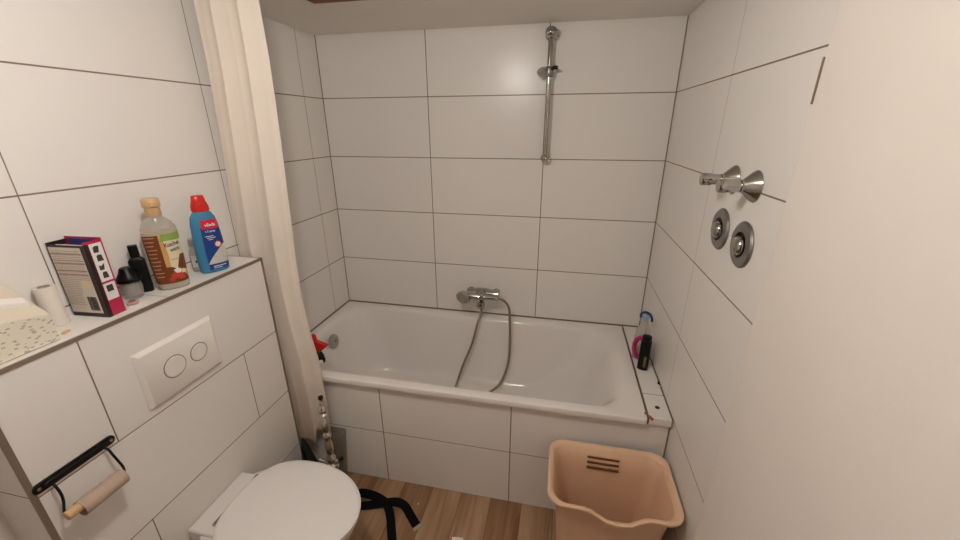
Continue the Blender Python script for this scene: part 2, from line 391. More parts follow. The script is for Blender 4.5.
# ------------------------------------------------------------------ bathtub
tub = thing('bathtub', 'white built-in bathtub with rounded basin behind the tiled panel', 'bathtub', (.845, -.38, -.012))
def T(lp): return [(x-.845, y+.38, z) for x, y, z in lp]
bm = BM()
X0, X1, Y0, Y1 = .0015, 1.684, -.768, -.0015
loops = [rrect(X0+.02, X1-.02, Y0+.022, Y1-.02, .018, .5735), rrect(X0+.002, X1-.002, Y0+.002, Y1-.002, .018, .5732), rrect(X0, X1, Y0, Y1, .018, .576), rrect(X0, X1, Y0, Y1, .018, .596), rrect(X0+.002, X1-.002, Y0+.002, Y1-.001, .018, .6005),
         rrect(X0+.006, X1-.006, Y0+.006, Y1-.004, .018, .602),
         rrect(X0+.03, X1-.028, Y0+.038, Y1-.03, .05, .6015), rrect(.055, 1.63, -.716, -.05, .12, .598), rrect(.066, 1.615, -.706, -.060, .14, .590),
         rrect(.076, 1.60, -.698, -.068, .15, .574), rrect(.09, 1.575, -.688, -.078, .16, .53), rrect(.115, 1.53, -.674, -.094, .19, .42), rrect(.14, 1.45, -.66, -.11, .21, .30),
         rrect(.165, 1.37, -.64, -.13, .22, .23), rrect(.20, 1.30, -.61, -.16, .2, .198), rrect(.28, 1.24, -.54, -.24, .13, .188), rrect(.5, 1.0, -.42, -.36, .02, .186)]
loft(bm, [T(l) for l in loops], True, False, True)
link('basin', bm, M['acrylic'], tub, subsurf=1)
bm = BM(); oy = 0
lathe(bm, [(0, .038), (.006, .040), (.012, .038), (.016, .030), (.0165, .001)], 30, (.107-.845, -.385+.38, .538), (1, 0, .12))
oc = link('overflow_cover', bm, M['grey_disc'], tub)
bm = BM(); lathe(bm, [(0, .006), (.005, .006), (.006, .001)], 16, (.1235-.845, -.005, .54), (1, 0, .12)); link('screw', bm, M['chrome'], oc)
bm = BM(); lathe(bm, [(0, .035), (.003, .036), (.006, .03), (.006, .001)], 30, (.34-.845, 0, .188)); link('drain', bm, M['chrome'], tub)

# ------------------------------------------------------------------ mixer tap
mx = thing('bath_mixer_tap', 'chrome bath mixer tap mounted on the tiled back wall over the bath', 'tap', (.89, 0, .738))
bm = BM()
lathe(bm, [(-.092, .017), (-.088, .026), (-.04, .029), (-.02, .034), (.02, .034), (.04, .029), (.094, .027), (.098, .016)], 28, (0, -.050, 0), (1, 0, 0))
lathe(bm, [(0, .014), (.02, .018), (.035, .018)], 20, (0, -.062, -.05), (0, 0, 1))
link('body', bm, M['chrome'], mx)
for s in (-.075, .075):
    bm = BM(); lathe(bm, [(0, .022), (.006, .022), (.012, .018), (.016, .014), (.045, .014)], 26, (s, -.0005, -.004), (0, -1, 0)); link('wall_rosette', bm, M['chrome'], mx)
bm = BM(); lathe(bm, [(0, .03), (.012, .031), (.026, .024), (.032, .002)], 26, (.0, -.070, .0), (0, -.8, .4)); k = link('lever', bm, M['chrome'], mx)
bm = BM(); tube(bm, [(-.0, -.09, .01), (.0, -.104, .024), (.0, -.110, .040)], .007, 10); link('grip', bm, M['chrome'], k)
bm = BM(); lathe(bm, [(0, .012), (.012, .013), (.02, .010)], 20, (0, -.062, -.068), (0, 0, 1)); lathe(bm, [(0, .020), (.010, .024), (.026, .024), (.036, .014)], 20, (-.002, -.075, -.050), (0, -.6, -.6)); link('diverter_knob', bm, M['chrome'], mx)
bm = BM(); tube(bm, [(.012, -.07, .018), (.012, -.10, .028), (.012, -.118, .030)], .008, 10); lathe(bm, [(-.012, .017), (.012, .018)], 18, (.012, -.128, .026), (1, 0, 0)); link('shower_cradle', bm, M['chrome'], mx)

hs = thing('hand_shower', 'chrome hand shower resting on the bath mixer, its hose hanging into the bath', 'shower head', (.80, -.13, .756))
def L(p):
    k = min(1, max(0, (p[2]-.24)/.40)); return (p[0]-.80, p[1]+.13, p[2]-.756+.026*k-.012*(1-k))
bm = BM(); lathe(bm, [(-.03, .012), (-.022, .030), (-.004, .041), (.010, .043), (.014, .040)], 30, L((.802, -.142, .722)), (-.25, -.9, -.35)); hd = link('head', bm, M['chrome'], hs)
bm = BM(); lathe(bm, [(.0135, .038), (.016, .037), (.017, .001)], 30, L((.802, -.142, .722)), (-.25, -.9, -.35)); plabel(link('spray_face', bm, M['nozzle'], hd), 'grey spray face')
bm = BM(); tube(bm, [L(p) for p in ((.812, -.132, .728), (.85, -.132, .728), (.90, -.130, .726), (.96, -.125, .724), (.995, -.122, .722))], lambda t: .0185-.005*t, 16); link('handle', bm, M['chrome'], hs)
bm = BM(); tube(bm, [L(p) for p in ((.994, -.122, .722), (1.03, -.118, .706), (1.055, -.112, .66), (1.062, -.115, .58), (1.066, -.118, .48), (1.064, -.128, .38), (1.05, -.145, .30), (1.02, -.172, .235), (.975, -.215, .207), (.92, -.26, .203), (.85, -.285, .202), (.79, -.27, .203), (.765, -.225, .207), (.768, -.185, .235), (.80, -.158, .33), (.845, -.145, .44), (.870, -.112, .54), (.886, -.075, .60), (.888, -.063, .629))], .0068, 12, 26, ridges=1)
link('shower_hose', bm, M['hose'], hs)
bm = BM(); lathe(bm, [(0, .009), (.02, .0095), (.024, .008)], 16, (.088, .0675, -.123)); link('hose_nut', bm, M['chrome'], hs)

# ------------------------------------------------------------------ shower rail
sr = thing('shower_rail', 'vertical chrome shower rail with an empty slider on the back wall', 'shower rail', (1.205, 0, 1.497))
bm = BM(); lathe(bm, [(-.012, .012), (.55, .012)], 20, (0, -.052, 0)); link('rail', bm, M['chrome'], sr)
for z, r in ((0, .021), (.54, .028)):
    bm = BM(); lathe(bm, [(0, r), (.006, r), (.012, r*.7), (.05, r*.55)], 24, (0, -.0005, z), (0, -1, 0))
    lathe(bm, [(-r*.9, .002), (-r*.75, r*.6), (-r*.35, r*.92), (0, r), (r*.35, r*.92), (r*.75, r*.6), (r*.9, .002)], 24, (0, -.055, z), (0, 0, 1)); link('wall_mount', bm, M['chrome'], sr)
bm = BM(); lathe(bm, [(-.022, .017), (-.018, .02), (.018, .02), (.022, .017)], 22, (0, -.052, .382)); sl = link('slider', bm, M['dull_chrome'], sr)
bm = BM(); lathe(bm, [(-.01, .002), (-.008, .024), (0, .028), (.008, .024), (.01, .002)], 24, (-.028, -.06, .38), (.1, -.75, .65)); plabel(link('holder_disc', bm, M['grey_disc'], sl), 'grey oval holder on the slider')
bm = BM(); tube(bm, [(.008, -.062, .392), (.022, -.068, .398), (.038, -.07, .396)], .008, 10); link('clamp_lever', bm, M['black_metal'], sl)

# ------------------------------------------------------------------ valves on the right wall
def valve(y, z, lab, src=None):
    t = thing('stop_valve', lab, 'valve', (W, y, z), 0, 'chrome handles on the right wall')
    bm = BM(); lathe(bm, [(.0005, .040), (.003, .0405), (.012, .034), (.026, .021), (.032, .016), (.036, .016)], 32, (0, 0, 0), (-1, 0, 0)); link('flange', bm, M['chrome'], t)
    bm = BM(); lathe(bm, [(.034, .0125), (.042, .0145), (.058, .0155), (.064, .0175), (.084, .0175), (.087, .016), (.088, .001)], 28, (0, 0, 0), (-1, 0, 0)); link('handle', bm, M['chrome'], t)
    return t
valve(-.948, 1.50, 'chrome wall valve handle on the right wall, nearer of the upper pair')
valve(-.812, 1.50, 'chrome wall valve handle on the right wall, farther of the upper pair')
def recess(y, z, lab):
    t = thing('concealed_valve', lab, 'valve', (W, y, z), 0, 'round recessed valves on the right wall')
    bm = BM(); lathe(bm, [(.0004, .062), (.003, .0625), (.0075, .058), (.0095, .038), (.0090, .035), (.002, .034), (.0004, .034), (.0004, .062)], 40, (0, 0, 0), (-1, 0, 0), cap=False); plabel(link('cover_plate', bm, M['dull_chrome'], t), 'dull grey round cover plate')
    bm = BM(); lathe(bm, [(.0004, .0335), (.0014, .0335)], 30, (0, 0, 0), (-1, 0, 0)); plabel(link('inner_cup', bm, M['black_metal'], t), 'dark inner recess')
    bm = BM(); lathe(bm, [(.0014, .026), (.010, .027), (.018, .023), (.023, .014), (.0245, .001)], 30, (0, 0, -.003), (-1, 0, 0)); link('dome', bm, M['chrome'], t)
recess(-.953, 1.348, 'recessed chrome valve with round grey plate, nearer of the lower pair')
recess(-.795, 1.352, 'recessed chrome valve with round grey plate, farther of the lower pair')

# ------------------------------------------------------------------ flush plate
fp = thing('flush_plate', 'white rectangular dual flush plate on the tiled boxing above the toilet', 'flush plate', (BX, -1.224, .953))
def pl(x, hy, hz): return [(x, a*hy, b*hz) for a, b in ((-1, -1), (1, -1), (1, 1), (-1, 1))]
bm = BM(); loft(bm, [pl(.0005, .129, .093), pl(.003, .129, .093), pl(.012, .120, .084), pl(.0135, .118, .082)], True, True, True); link('panel', bm, M['white_plastic'], fp, bevel=.0015)
for y, r in ((-.032, .033), (.052, .028)):
    bm = BM(); lathe(bm, [(.0125, r+.003), (.0142, r+.003), (.0142, r+.0005), (.0128, r+.0004)], 40, (0, y, .0), (1, 0, 0)); rg = link('button_ring', bm, M['steel_trim'], fp)
    bm = BM(); lathe(bm, [(.0125, r), (.0155, r), (.0165, r-.002), (.0150, r-.010), (.0145, .001)], 40, (0, y, .0), (1, 0, 0)); link('button', bm, M['white_plastic'], fp)

# ------------------------------------------------------------------ toilet
TY = -1.245
to = thing('toilet', 'white wall-hung toilet with closed rounded lid', 'toilet', (BX, TY, -.018))
def egg(x0, x1, hw, z, n=48, back=.5, sq=2.6):
    """outline along +X: squarish at the back (x0), rounded at the front"""
    if x0 > .01: x0 += .018
    x1 += .018
    out = []; xm = x0+(x1-x0)*.42
    for k in range(n):
        a = 2*pi*k/n; c, s = cos(a), sin(a)
        if c >= 0: x = xm+(x1-xm)*c; y = hw*s
        else:
            x = xm-(xm-x0)*abs(c)**(2/sq); y = hw*math.copysign(abs(s)**(2/sq), s)
        out.append((x, y, z))
    return out
bm = BM()
loft(bm, [egg(.002, .30, .10, .075), egg(.002, .36, .125, .10), egg(.002, .42, .15, .18), egg(.002, .465, .165, .27), egg(.002, .50, .176, .34), egg(.002, .515, .18, .385), egg(.003, .512, .178, .395), egg(.02, .50, .165, .398)], True, True, True)
link('bowl', bm, M['porcelain'], to, subsurf=1)
bm = BM(); box(bm, .0015, .12, -.128, .112, .30, .408); link('rear_deck', bm, M['porcelain'], to, bevel=.008)
bm = BM(); loft(bm, [egg(.075, .520, .182, .399), egg(.072, .526, .187, .403), egg(.072, .526, .187, .412), egg(.078, .52, .182, .416)], True, True, True); link('seat', bm, M['seat'], to, subsurf=1)
bm = BM(); loft(bm, [egg(.07, .522, .183, .4175), egg(.065, .531, .191, .421), egg(.064, .532, .192, .430), egg(.070, .526, .187, .436), egg(.11, .48, .15, .4395), egg(.2, .38, .06, .441)], True, True, True); link('lid', bm, M['seat'], to, subsurf=1)
for y in (-.08, .08):
    bm = BM(); lathe(bm, [(-.02, .010), (.02, .010)], 16, (.086, y, .413), (0, 1, 0)); link('hinge', bm, M['chrome'], to)

# ------------------------------------------------------------------ toilet roll holder + tube
th = thing('toilet_roll_holder', 'black iron toilet roll holder screwed to the tiled boxing near its left edge', 'toilet roll holder', (BX, -1.541, .858))
bm = BM(); out = []
hl, hr = .088, .0125
for k in range(13): a = -pi/2+pi*k/12; out.append((hl-hr+hr*cos(a), hr*sin(a)))
for k in range(13): a = pi/2+pi*k/12; out.append((-hl+hr+hr*cos(a), hr*sin(a)))
loft(bm, [[(.0005, y, z) for y, z in out], [(.006, y, z) for y, z in out]], True, True, True)
loft(bm, [[(.006, y*.78, z*.55) for y, z in out], [(.011, y*.76, z*.4) for y, z in out]], True, False, True)
pt = link('mounting_plate', bm, M['black_metal'], th, bevel=.001)
for y in (-.077, -.056, .077, .058):
    bm = BM(); lathe(bm, [(.006, .0042), (.008, .0042), (.009, .001)], 14, (0, y, 0), (1, 0, 0)); plabel(link('screw', bm, M['chrome'], pt), 'bright metal screw')
AZ = -.078; AX = .050
for s in (-1, 1):
    bm = BM(); tube(bm, [(.006, s*.055, -.004), (.020, s*.057, -.010), (.028, s*.058, -.030), (.031, s*.061, -.050), (.040, s*.066-.005, -.070), (AX, s*.063-.008, AZ)], .0030, 10); link('arm', bm, M['black_metal'], th)
bm = BM(); lathe(bm, [(-.076, .0105), (-.074, .012), (.050, .012), (.052, .0105)], 22, (AX, 0, AZ), (0, 1, 0)); plabel(link('dowel', bm, M['wood_light'], th), 'pale wooden dowel')
bm = BM(); n = 30
lathe(bm, [(-.042, .0212), (.057, .0212), (.057, .0198), (-.042, .0198), (-.042, .0212)], n, (0, 0, 0), (0, 1, 0), cap=False)
tag(link('cardboard_tube', bm, M['cardboard'], None, loc=(BX+AX, -1.549, .858+AZ-.0075)), 'bare grey-brown cardboard tube left on the black toilet roll holder', 'cardboard tube')

# ------------------------------------------------------------------ laundry basket
lb = thing('laundry_basket', 'beige plastic laundry basket with dipped rim between the bath and the right wall', 'laundry basket', (1.5445, -.923, 0))
n = 14
def ring(hw, hd, r, z, dip=0, flare=0):
    out = []
    for x, y, zz in rrect(-hw, hw, -hd, hd, r, z, n):
        # refine long sides happens through extra points below
        out.append((x, y, zz))
    # insert points on the long sides
    full = []
    for i, p in enumerate(out):
        q = out[(i+1) % len(out)]; full.append(p)
        d = sqrt((p[0]-q[0])**2+(p[1]-q[1])**2)
        if (i+1) % (n+1) == 0:
            for k in range(1, 12): t = k/12; full.append((p[0]+(q[0]-p[0])*t, p[1]+(q[1]-p[1])*t, z))
    res = []
    for x, y, zz in full:
        if dip and y < 0:
            w = min(1, max(0, (-y-hd*.8)/(hd*.2)))
            u = max(0, 1-abs((x-.01)/(.105))); w2 = u*u*(3-2*u)
            res.append((x, y-.012*w*w2*flare, zz-dip*w*min(1, w2*1.6)))
        else: res.append((x, y, zz))
    return res
bm = BM()
H = .442
lo = [ring(.158, .085, .04, .004), ring(.165, .09, .045, .02), ring(.178, .101, .05, .18), ring(.192, .114, .05, .36, .012, 1), ring(.198, .121, .052, H-.03, .026, 1),
      ring(.201, .130, .052, H-.016, .03, 1), ring(.220, .149, .058, H-.014, .03, 1), ring(.2245, .153, .06, H-.006, .03, 1), ring(.223, .152, .06, H, .03, 1), ring(.218, .1465, .056, H+.002, .03, 1), ring(.212, .140, .054, H, .03, 1),
      ring(.203, .130, .052, H-.010, .03, 1), ring(.192, .115, .048, .36, .012, 1), ring(.175, .098, .048, .18), ring(.162, .087, .043, .02), ring(.15, .075, .035, .008)]
loft(bm, lo, True, True, True)
link('bin', bm, M['basket'], lb)
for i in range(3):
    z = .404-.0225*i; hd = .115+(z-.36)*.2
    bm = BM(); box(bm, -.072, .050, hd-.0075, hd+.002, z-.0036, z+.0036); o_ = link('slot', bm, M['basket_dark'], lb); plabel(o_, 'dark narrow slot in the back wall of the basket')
bm = BM(); box(bm, -.028, .028, -.1355, -.118, .352, .372); link('front_grip', bm, M['basket'], lb, bevel=.004)

# ------------------------------------------------------------------ shower curtain
sc = thing('shower_curtain', 'long cream cloth shower curtain gathered against the left wall', 'curtain', (0, -.79, 2.06))
bm = BM(); cols, rows = 90, 70
zt, g = 2.062, []
def cur_edges(z):
    tab = [(2.07, .07, .306), (1.86, .066, .309), (1.6, .05, .301), (1.2, .022, .282), (1.02, .016, .277), (.84, .014, .286), (.68, .012, .307), (.48, .012, .314), (.30, .014, .308), (.2, .016, .30)]
    for a, b in zip(tab, tab[1:]):
        if b[0] <= z <= a[0]:
            t = (a[0]-z)/(a[0]-b[0]); return a[1]+(b[1]-a[1])*t, a[2]+(b[2]-a[2])*t
    return tab[-1][1:]
for j in range(rows+1):
    t = j/rows; row = []
    for i in range(cols+1):
        s = i/cols; zb = .212 if s < .72 else .212+.078*min(1, (s-.72)/.05)
        z = zt+(zb-zt)*t; a, b = cur_edges(z)
        # folds: deep near the top, flattened where it is squeezed behind the boxing
        sq = 1 if z > 1.25 else max(.5, 1-(1.25-z)*2)
        amp = .015*sq
        ph = s*2*pi*2.3+.5*sin(3*t)
        y = amp*(sin(ph+.6*sin(2.3*t))+.35*sin(2.1*ph+1.2+1.1*t)) * (0.35+.25*s+.3*sin(1.7+2.9*s)**2)
        x = a+(b-a)*s+.006*sin(2*ph+.5)*(s*(1-s)*4)
        y += .004 if z > .62 else -.0
        if z < .64: y = min(y, .012)
        y = max(min(y, .020), -.0235) if z < 1.25 else y
        row.append(bm.verts.new((x, y, z-2.06)))
    g.append(row)
for j in range(rows):
    for i in range(cols): bm.faces.new((g[j][i], g[j][i+1], g[j+1][i+1], g[j+1][i]))
link('cloth', bm, M['curtain'], sc, solid=.0018)
for k in range(7):
    x = .085+.035*k
    bm = BM(); tube(bm, [(x, -.008, .002), (x, 0, -.006), (x, .008, .002), (x, .0, .0105), (x, -.008, .002)], .0012, 8, 4); link('curtain_ring', bm, M['chrome'], sc)
cr = thing('curtain_rail', 'white curtain rail under the ceiling across the front of the bath', 'curtain rail', (0, -.79, CEIL-.016))
bm = BM(); lathe(bm, [(.001, .0065), (W-.001, .0065)], 16, (0, 0, 0), (1, 0, 0)); link('pole', bm, M['white_plastic'], cr)
for x in (.5, 1.3):
    bm = BM(); lathe(bm, [(0, .004), (.0158, .004)], 12, (x, 0, 0)); link('bracket', bm, M['white_plastic'], cr)

# ------------------------------------------------------------------ shelf items
def bottle(name, label, cat, loc, rz, secs, m, e=2.4, part='body'):
    t = thing(name, label, cat, loc, rz)
    bm = BM(); loft(bm, [sellipse(w, d, z, e) for z, w, d in secs], True, True, True); b = link(part, bm, m, t)
    return t, b
def wrap_text(txt, size, secs, cx, cz, off, m, parent, bold=True, rot=0, e=2.4, name='lettering', sx=1):
    bm = text_bm(txt, size, bold)
    bmesh.ops.subdivide_edges(bm, edges=[ed for ed in bm.edges if ed.calc_length() > size*.25], cuts=1)
    for v in bm.verts:
        x, z = v.co.x*sx, v.co.y; v.co = on_front(secs, cx+x*cos(rot)-z*sin(rot), cz+x*sin(rot)+z*cos(rot), off, e)
    return link(name, bm, m, parent, smooth=False)

# tall fabric softener bottle
s1 = [(0, .036, .022), (.004, .040, .026), (.03, .042, .028), (.10, .0445, .030), (.17, .046, .031), (.195, .044, .030), (.212, .036, .026), (.226, .022, .019), (.232, .017, .017), (.24, .016, .016)]
t1, b1 = bottle('softener_bottle', 'tall clear bottle of fabric softener with beige cap and brown flowered label', 'bottle', (.093, -1.128, BZ), radians(57), s1, M['clear'])
sl_ = [(z*1.0+.002, w-.003, d-.003) for z, w, d in s1[:5]]; sl_.append((.186, .043, .027))
bm = BM(); loft(bm, [sellipse(w, d, z) for z, w, d in sl_], True, True, True); link('liquid', bm, M['cream_liquid'], t1)
bm = BM()
for zz, a, b in ((.0205, .0005, .0008),):
    patch(bm, s1, -.999, -.22, .022, .178, .0006)
lbw = link('side_label', bm, M['label_brown'], t1); plabel(lbw, 'brown side label with pale lines of print')
bm = BM()
for k in range(11):
    z = .170-.0125*k; patch(bm, s1, -.93, -.42-.06*(k % 3), z, z+.0028, .0009, 6, 1)
link('print_lines', bm, M['print_tan'], lbw, smooth=False)
bm = BM(); patch(bm, s1, -.22, .97, .022, .178, .0006); fr = link('front_label', bm, M['label_gold'], t1)
bm = BM(); patch(bm, s1, lambda t: -.02+.1*sin(t*3), .985, .06, .160, .001); link('label_cream', bm, M['label_cream'], fr)
bm = BM(); patch(bm, s1, lambda t: -.2+.15*t, .97, .158, .180, .0012, 10, 4); link('label_green', bm, M['label_green'], fr)
bm = BM(); patch(bm, s1, -.22, lambda t: .97-.9*t*t, .022, .075, .0012, 12, 8); link('label_brown', bm, M['label_brown'], fr)
bm = BM(); patch(bm, s1, lambda t: .35+.35*t, .98, .06, .11, .0013, 8, 6); link('label_brown', bm, M['label_brown'], fr)
for cx, cz, r, mm in ((.008, .045, .011, 'red_flower'), (.024, .040, .010, 'red_flower'), (.016, .06, .009, 'white_print'), (.03, .055, .007, 'label_cream'), (-.004, .034, .008, 'red_flower')):
    bm = BM(); vs = [bm.verts.new(on_front(s1, cx+r*(1+.2*sin(5*a*2*pi/20))*cos(a*2*pi/20), cz+r*(1+.2*sin(5*a*2*pi/20))*sin(a*2*pi/20), .0016)) for a in range(20)]
    c_ = bm.verts.new(on_front(s1, cx, cz, .0022))
    for a in range(20): bm.faces.new((c_, vs[a], vs[(a+1) % 20]))
    link('printed_flower', bm, M[mm], fr, smooth=False)
wrap_text('Kuschel', .0185, s1, .0185, .146, .0016, M['navy'], fr, rot=.12, sx=.66)
wrap_text('weich', .016, s1, .0235, .129, .0016, M['navy'], fr, rot=.12, sx=.68)
wrap_text('sensation', .006, s1, .018, .098, .0016, M['print_dark'], fr, bold=False)
bm = BM(); lathe(bm, [(0, .0185), (.003, .0200), (.026, .0195), (.029, .0225), (.034, .023), (.049, .0225), (.054, .019), (.055, .001)], 28, (0, 0, .232)); cp = link('cap', bm, M['cap_beige'], t1)
bm = BM(); box(bm, -.006, .006, -.026, -.018, .262, .274); link('cap_tab', bm, M['cap_beige'], cp, bevel=.002)

# blue cleaner bottle
s2 = [(0, .036, .022), (.004, .041, .026), (.03, .043, .027), (.07, .043, .027), (.12, .0405, .026), (.16, .038, .025), (.185, .034, .023), (.20, .026, .020), (.208, .018, .017), (.215, .017, .016)]
s2 = [(z*1.05, w*1.08, d) for z, w, d in s2]
t2, b2 = bottle('cleaner_bottle', 'translucent blue cleaner bottle with red cap and dark blue label', 'bottle', (.094, -.972, BZ), radians(62), s2, M['blue_liquid'])
bm = BM(); patch(bm, s2, -.48, .97, .012, .163, .0006); fl = link('front_label', bm, M['label_blue'], t2)
bm = BM(); patch(bm, s2, lambda t: -.38-.04*sin(t*3), .9, .156, .188, .001, 12, 6); link('label_pink', bm, M['label_pink'], fl)
bm = BM(); patch(bm, s2, lambda t: -.46+1.25*t**1.3, .96, .032, .098, .001, 12, 8); plabel(link('label_photo', bm, M['label_photo'], fl), 'pale photo panel on the label')
wrap_text('vileda', .0150, s2, .010, .170, .0016, M['white_print'], fl, sx=.95)
wrap_text('1-2 spray', .0085, s2, .006, .148, .0016, M['white_print'], fl)
for x0, x1, z0, z1 in ((-.3, .3, .130, .1322), (-.2, .42, .124, .1262), (-.1, .2, .118, .1202), (-.2, .7, .022, .0245), (-.2, .4, .016, .018)):
    bm = BM(); patch(bm, s2, x0, x1, z0, z1, .0014, 6, 1); link('print_line', bm, M['white_print'], fl, smooth=False)
for r, off, mm in ((.0115, .0018, 'label_pink'), (.0085, .0022, 'white_print')):
    bm = BM(); vs = [bm.verts.new(on_front(s2, .020+r*cos(a*2*pi/20), .100+r*sin(a*2*pi/20), off)) for a in range(20)]; bm.faces.new(vs); link('round_badge', bm, M[mm], fl, smooth=False)
bm = BM(); loft(bm, [sellipse(w, d, z, 2.8) for z, w, d in ((.216, .024, .019), (.219, .0265, .0205), (.234, .0255, .019), (.252, .020, .015), (.265, .018, .014), (.269, .015, .011))], True, True, True); cp = link('cap', bm, M['red_cap'], t2)
bm = BM(); box(bm, -.008, .008, -.0225, -.017, .234, .244); link('cap_tab', bm, M['red_cap'], cp, bevel=.002)

# small clear bottle behind it
s3 = [(0, .017, .013), (.004, .02, .015), (.06, .02, .015), (.075, .017, .014), (.086, .010, .010), (.092, .009, .009)]
t3, _ = bottle('toiletry_bottle', 'small clear bottle with grey flip cap and black print behind the blue cleaner', 'bottle', (.04, -.985, BZ), radians(50), s3, M['clear'])
bm = BM(); lathe(bm, [(.09, .012), (.094, .014), (.118, .013), (.12, .001)], 20); link('cap', bm, M['grey_disc'], t3)
bm = BM(); patch(bm, s3, -.8, .8, .018, .06, .0006, 8, 4); l3 = link('label', bm, M['label_photo'], t3)
bm = BM(); patch(bm, s3, -.3, .7, .034, .042, .001, 6, 1); link('print_bar', bm, M['black_plastic'], l3, smooth=False)

# perfume things
s4 = [(0, .018, .0115), (.003, .0205, .013), (.088, .0205, .013), (.094, .016, .011), (.098, .009, .008)]
s4 = [(z*1.16, w, d) for z, w, d in s4]
t4, _ = bottle('perfume_bottle', 'slim black perfume bottle with square black cap standing against the wall', 'bottle', (.037, -1.176, BZ), radians(48), s4, M['black_plastic'], 5)
bm = BM(); loft(bm, [sellipse(.0115, .0095, z, 5) for z in (.1135, .150)], True, True, True); link('cap', bm, M['black_plastic'], t4, bevel=.001)
t5 = thing('glass_jar', 'round clear glass jar with chunky black lid between the carton and the softener', 'jar', (.050, -1.222, BZ))
bm = BM(); lathe(bm, [(0, .020), (.003, .024), (.03, .027), (.048, .026), (.052, .020), (.046, .019), (.012, .019), (.010, .001)], 28); link('glass_body', bm, M['glass'], t5)
bm = BM(); lathe(bm, [(.052, .022), (.054, .030), (.064, .031), (.068, .027), (.080, .020), (.092, .016), (.096, .013), (.097, .001)], 28); link('lid', bm, M['black_plastic'], t5)
bm = BM(); lathe(bm, [(0, .013), (.002, .0145), (.006, .0145), (.009, .011), (.0092, .001)], 28)
c6 = link('compact', bm, M['pink_pale'], None, loc=(.094, -1.262, BZ)); tag(c6, 'tiny round pale pink compact lying in front of the glass jar', 'compact')
bm = BM(); lathe(bm, [(.009, .009), (.0108, .008), (.011, .001)], 24); link('lid_disc', bm, M['print_red'], c6)

# carton
ct = thing('cosmetics_carton', 'open magenta and black carton with grey text panel and barcode on the shelf', 'carton', (.008, -1.352, BZ), radians(4))
w, d, hh, th_ = .112, .046, .210, .0014
bm = BM(); box(bm, 0, w, 0, th_, 0, hh-.008); box(bm, 0, w, 0, d, 0, th_); fc = link('front_panel', bm, M['carton_black'], ct)
bm = BM(); box(bm, w-th_, w, 0, d, 0, hh); sd = link('side_panel', bm, M['carton_magenta'], ct); plabel(sd, 'magenta side with white print fields')
bm = BM(); box(bm, 0, w, d-th_, d, 0, hh+.003); link('back_panel', bm, M['carton_magenta'], ct)
bm = BM(); box(bm, 0, th_, 0, d, 0, hh-.004); link('side_panel', bm, M['carton_black'], ct)
bm = BM(); box(bm, .018, w-.02, d-.006, d-.0035, hh-.03, hh-.001); plabel(link('inner_flap', bm, M['carton_blue'], ct), 'blue and white flap inside the open top')
bm = BM(); box(bm, .012, w-.014, .012, .014, hh-.045, hh-.010); link('leaflet', bm, M['white_print'], ct)
bm = BM(); box(bm, .0035, w-.013, -.0006, .0002, .012, hh-.014); gp = link('text_field', bm, M['carton_grey'], fc, smooth=False)
def bars(bm, x0, x1, y0, y1, z0, z1): box(bm, x0, x1, y0, y1, z0, z1)
bm = BM()
for z in (.178, .160, .152, .132, .121): bars(bm, .005, w-.0145, -.0011, -.0006, z, z+.0017)
link('red_rules', bm, M['print_red'], ct, smooth=False)
bm = BM(); rr = random.Random(7)
for k in range(30):
    z = .186-.0052*k
    if z < .028: break
    x = .007
    xe = w-.017 if z > .105 else (.060 if z > .07 else .056)
    while x < xe:
        l = rr.uniform(.004, .012); bars(bm, x, min(x+l, xe), -.0010, -.0006, z, z+.0013); x += l+.0018
link('small_print', bm, M['print_line'], ct, smooth=False)
bm = BM(); bars(bm, .064, w-.0145, -.0010, -.0006, .018, .062); link('barcode_field', bm, M['carton_grey'], ct, smooth=False)
bm = BM(); x = .066
while x < w-.017:
    l = rr.choice((.0010, .0014, .0020)); bars(bm, x, x+l, -.0014, -.0010, .020, .060); x += l+rr.choice((.0007, .0011))
link('barcode', bm, M['print_dark'], ct, smooth=False)
bm = BM(); lathe(bm, [(0, .012), (.0004, .012)], 24, (.080, -.0006, .096), (0, -1, 0)); link('seal', bm, M['label_cream'], ct)
bm = BM(); box(bm, w-.0002, w+.0005, .012, d-.004, .098, hh-.008); box(bm, w-.0002, w+.0005, .012, d-.004, .045, .092); box(bm, w-.0002, w+.0004, 0, .0105, 0, hh-.006, 1)
link('print_field', bm, [M['white_print'], M['carton_black']], sd, smooth=False)
for k, z in enumerate((.186, .162, .138, .115)):
    bm = BM(); q = (.012, .010, .011, .009)[k]; y0 = .018+.002*(k % 2)
    vs = [(w+.0006, y0, z-.008), (w+.0006, y0+q+.005*(k % 2), z-.009), (w+.0006, y0+q+.003, z+.008), (w+.0006, y0+q*.5, z+.009-.007*(k == 2)), (w+.0006, y0+.001, z+.006)]
    loft(bm, [vs, [(x+.0004, y_, z_) for x, y_, z_ in vs]], True, True, True); link('printed_mark', bm, M['print_dark'], sd, smooth=False)
bm = BM(); box(bm, w+.0005, w+.0010, .018, .034, .068, .086); link('printed_mark', bm, M['print_dark'], sd, smooth=False)

# upright white roll
bm = BM(); lathe(bm, [(0, .0205), (.001, .0215), (.104, .0215), (.106, .0205), (.106, .0125), (.05, .0118), (.05, .001)], 36)
rl = link('toilet_paper_roll', bm, M['paper'], None, loc=(.030, -1.400, BZ)); tag(rl, 'white toilet paper roll standing upright between the speckled box and the carton', 'toilet roll')
bm = BM(); lathe(bm, [(.0515, .0108), (.1075, .0108), (.1075, .0115), (.0515, .0115), (.0515, .0108)], 30, cap=False); link('core', bm, M['cardboard'], rl)

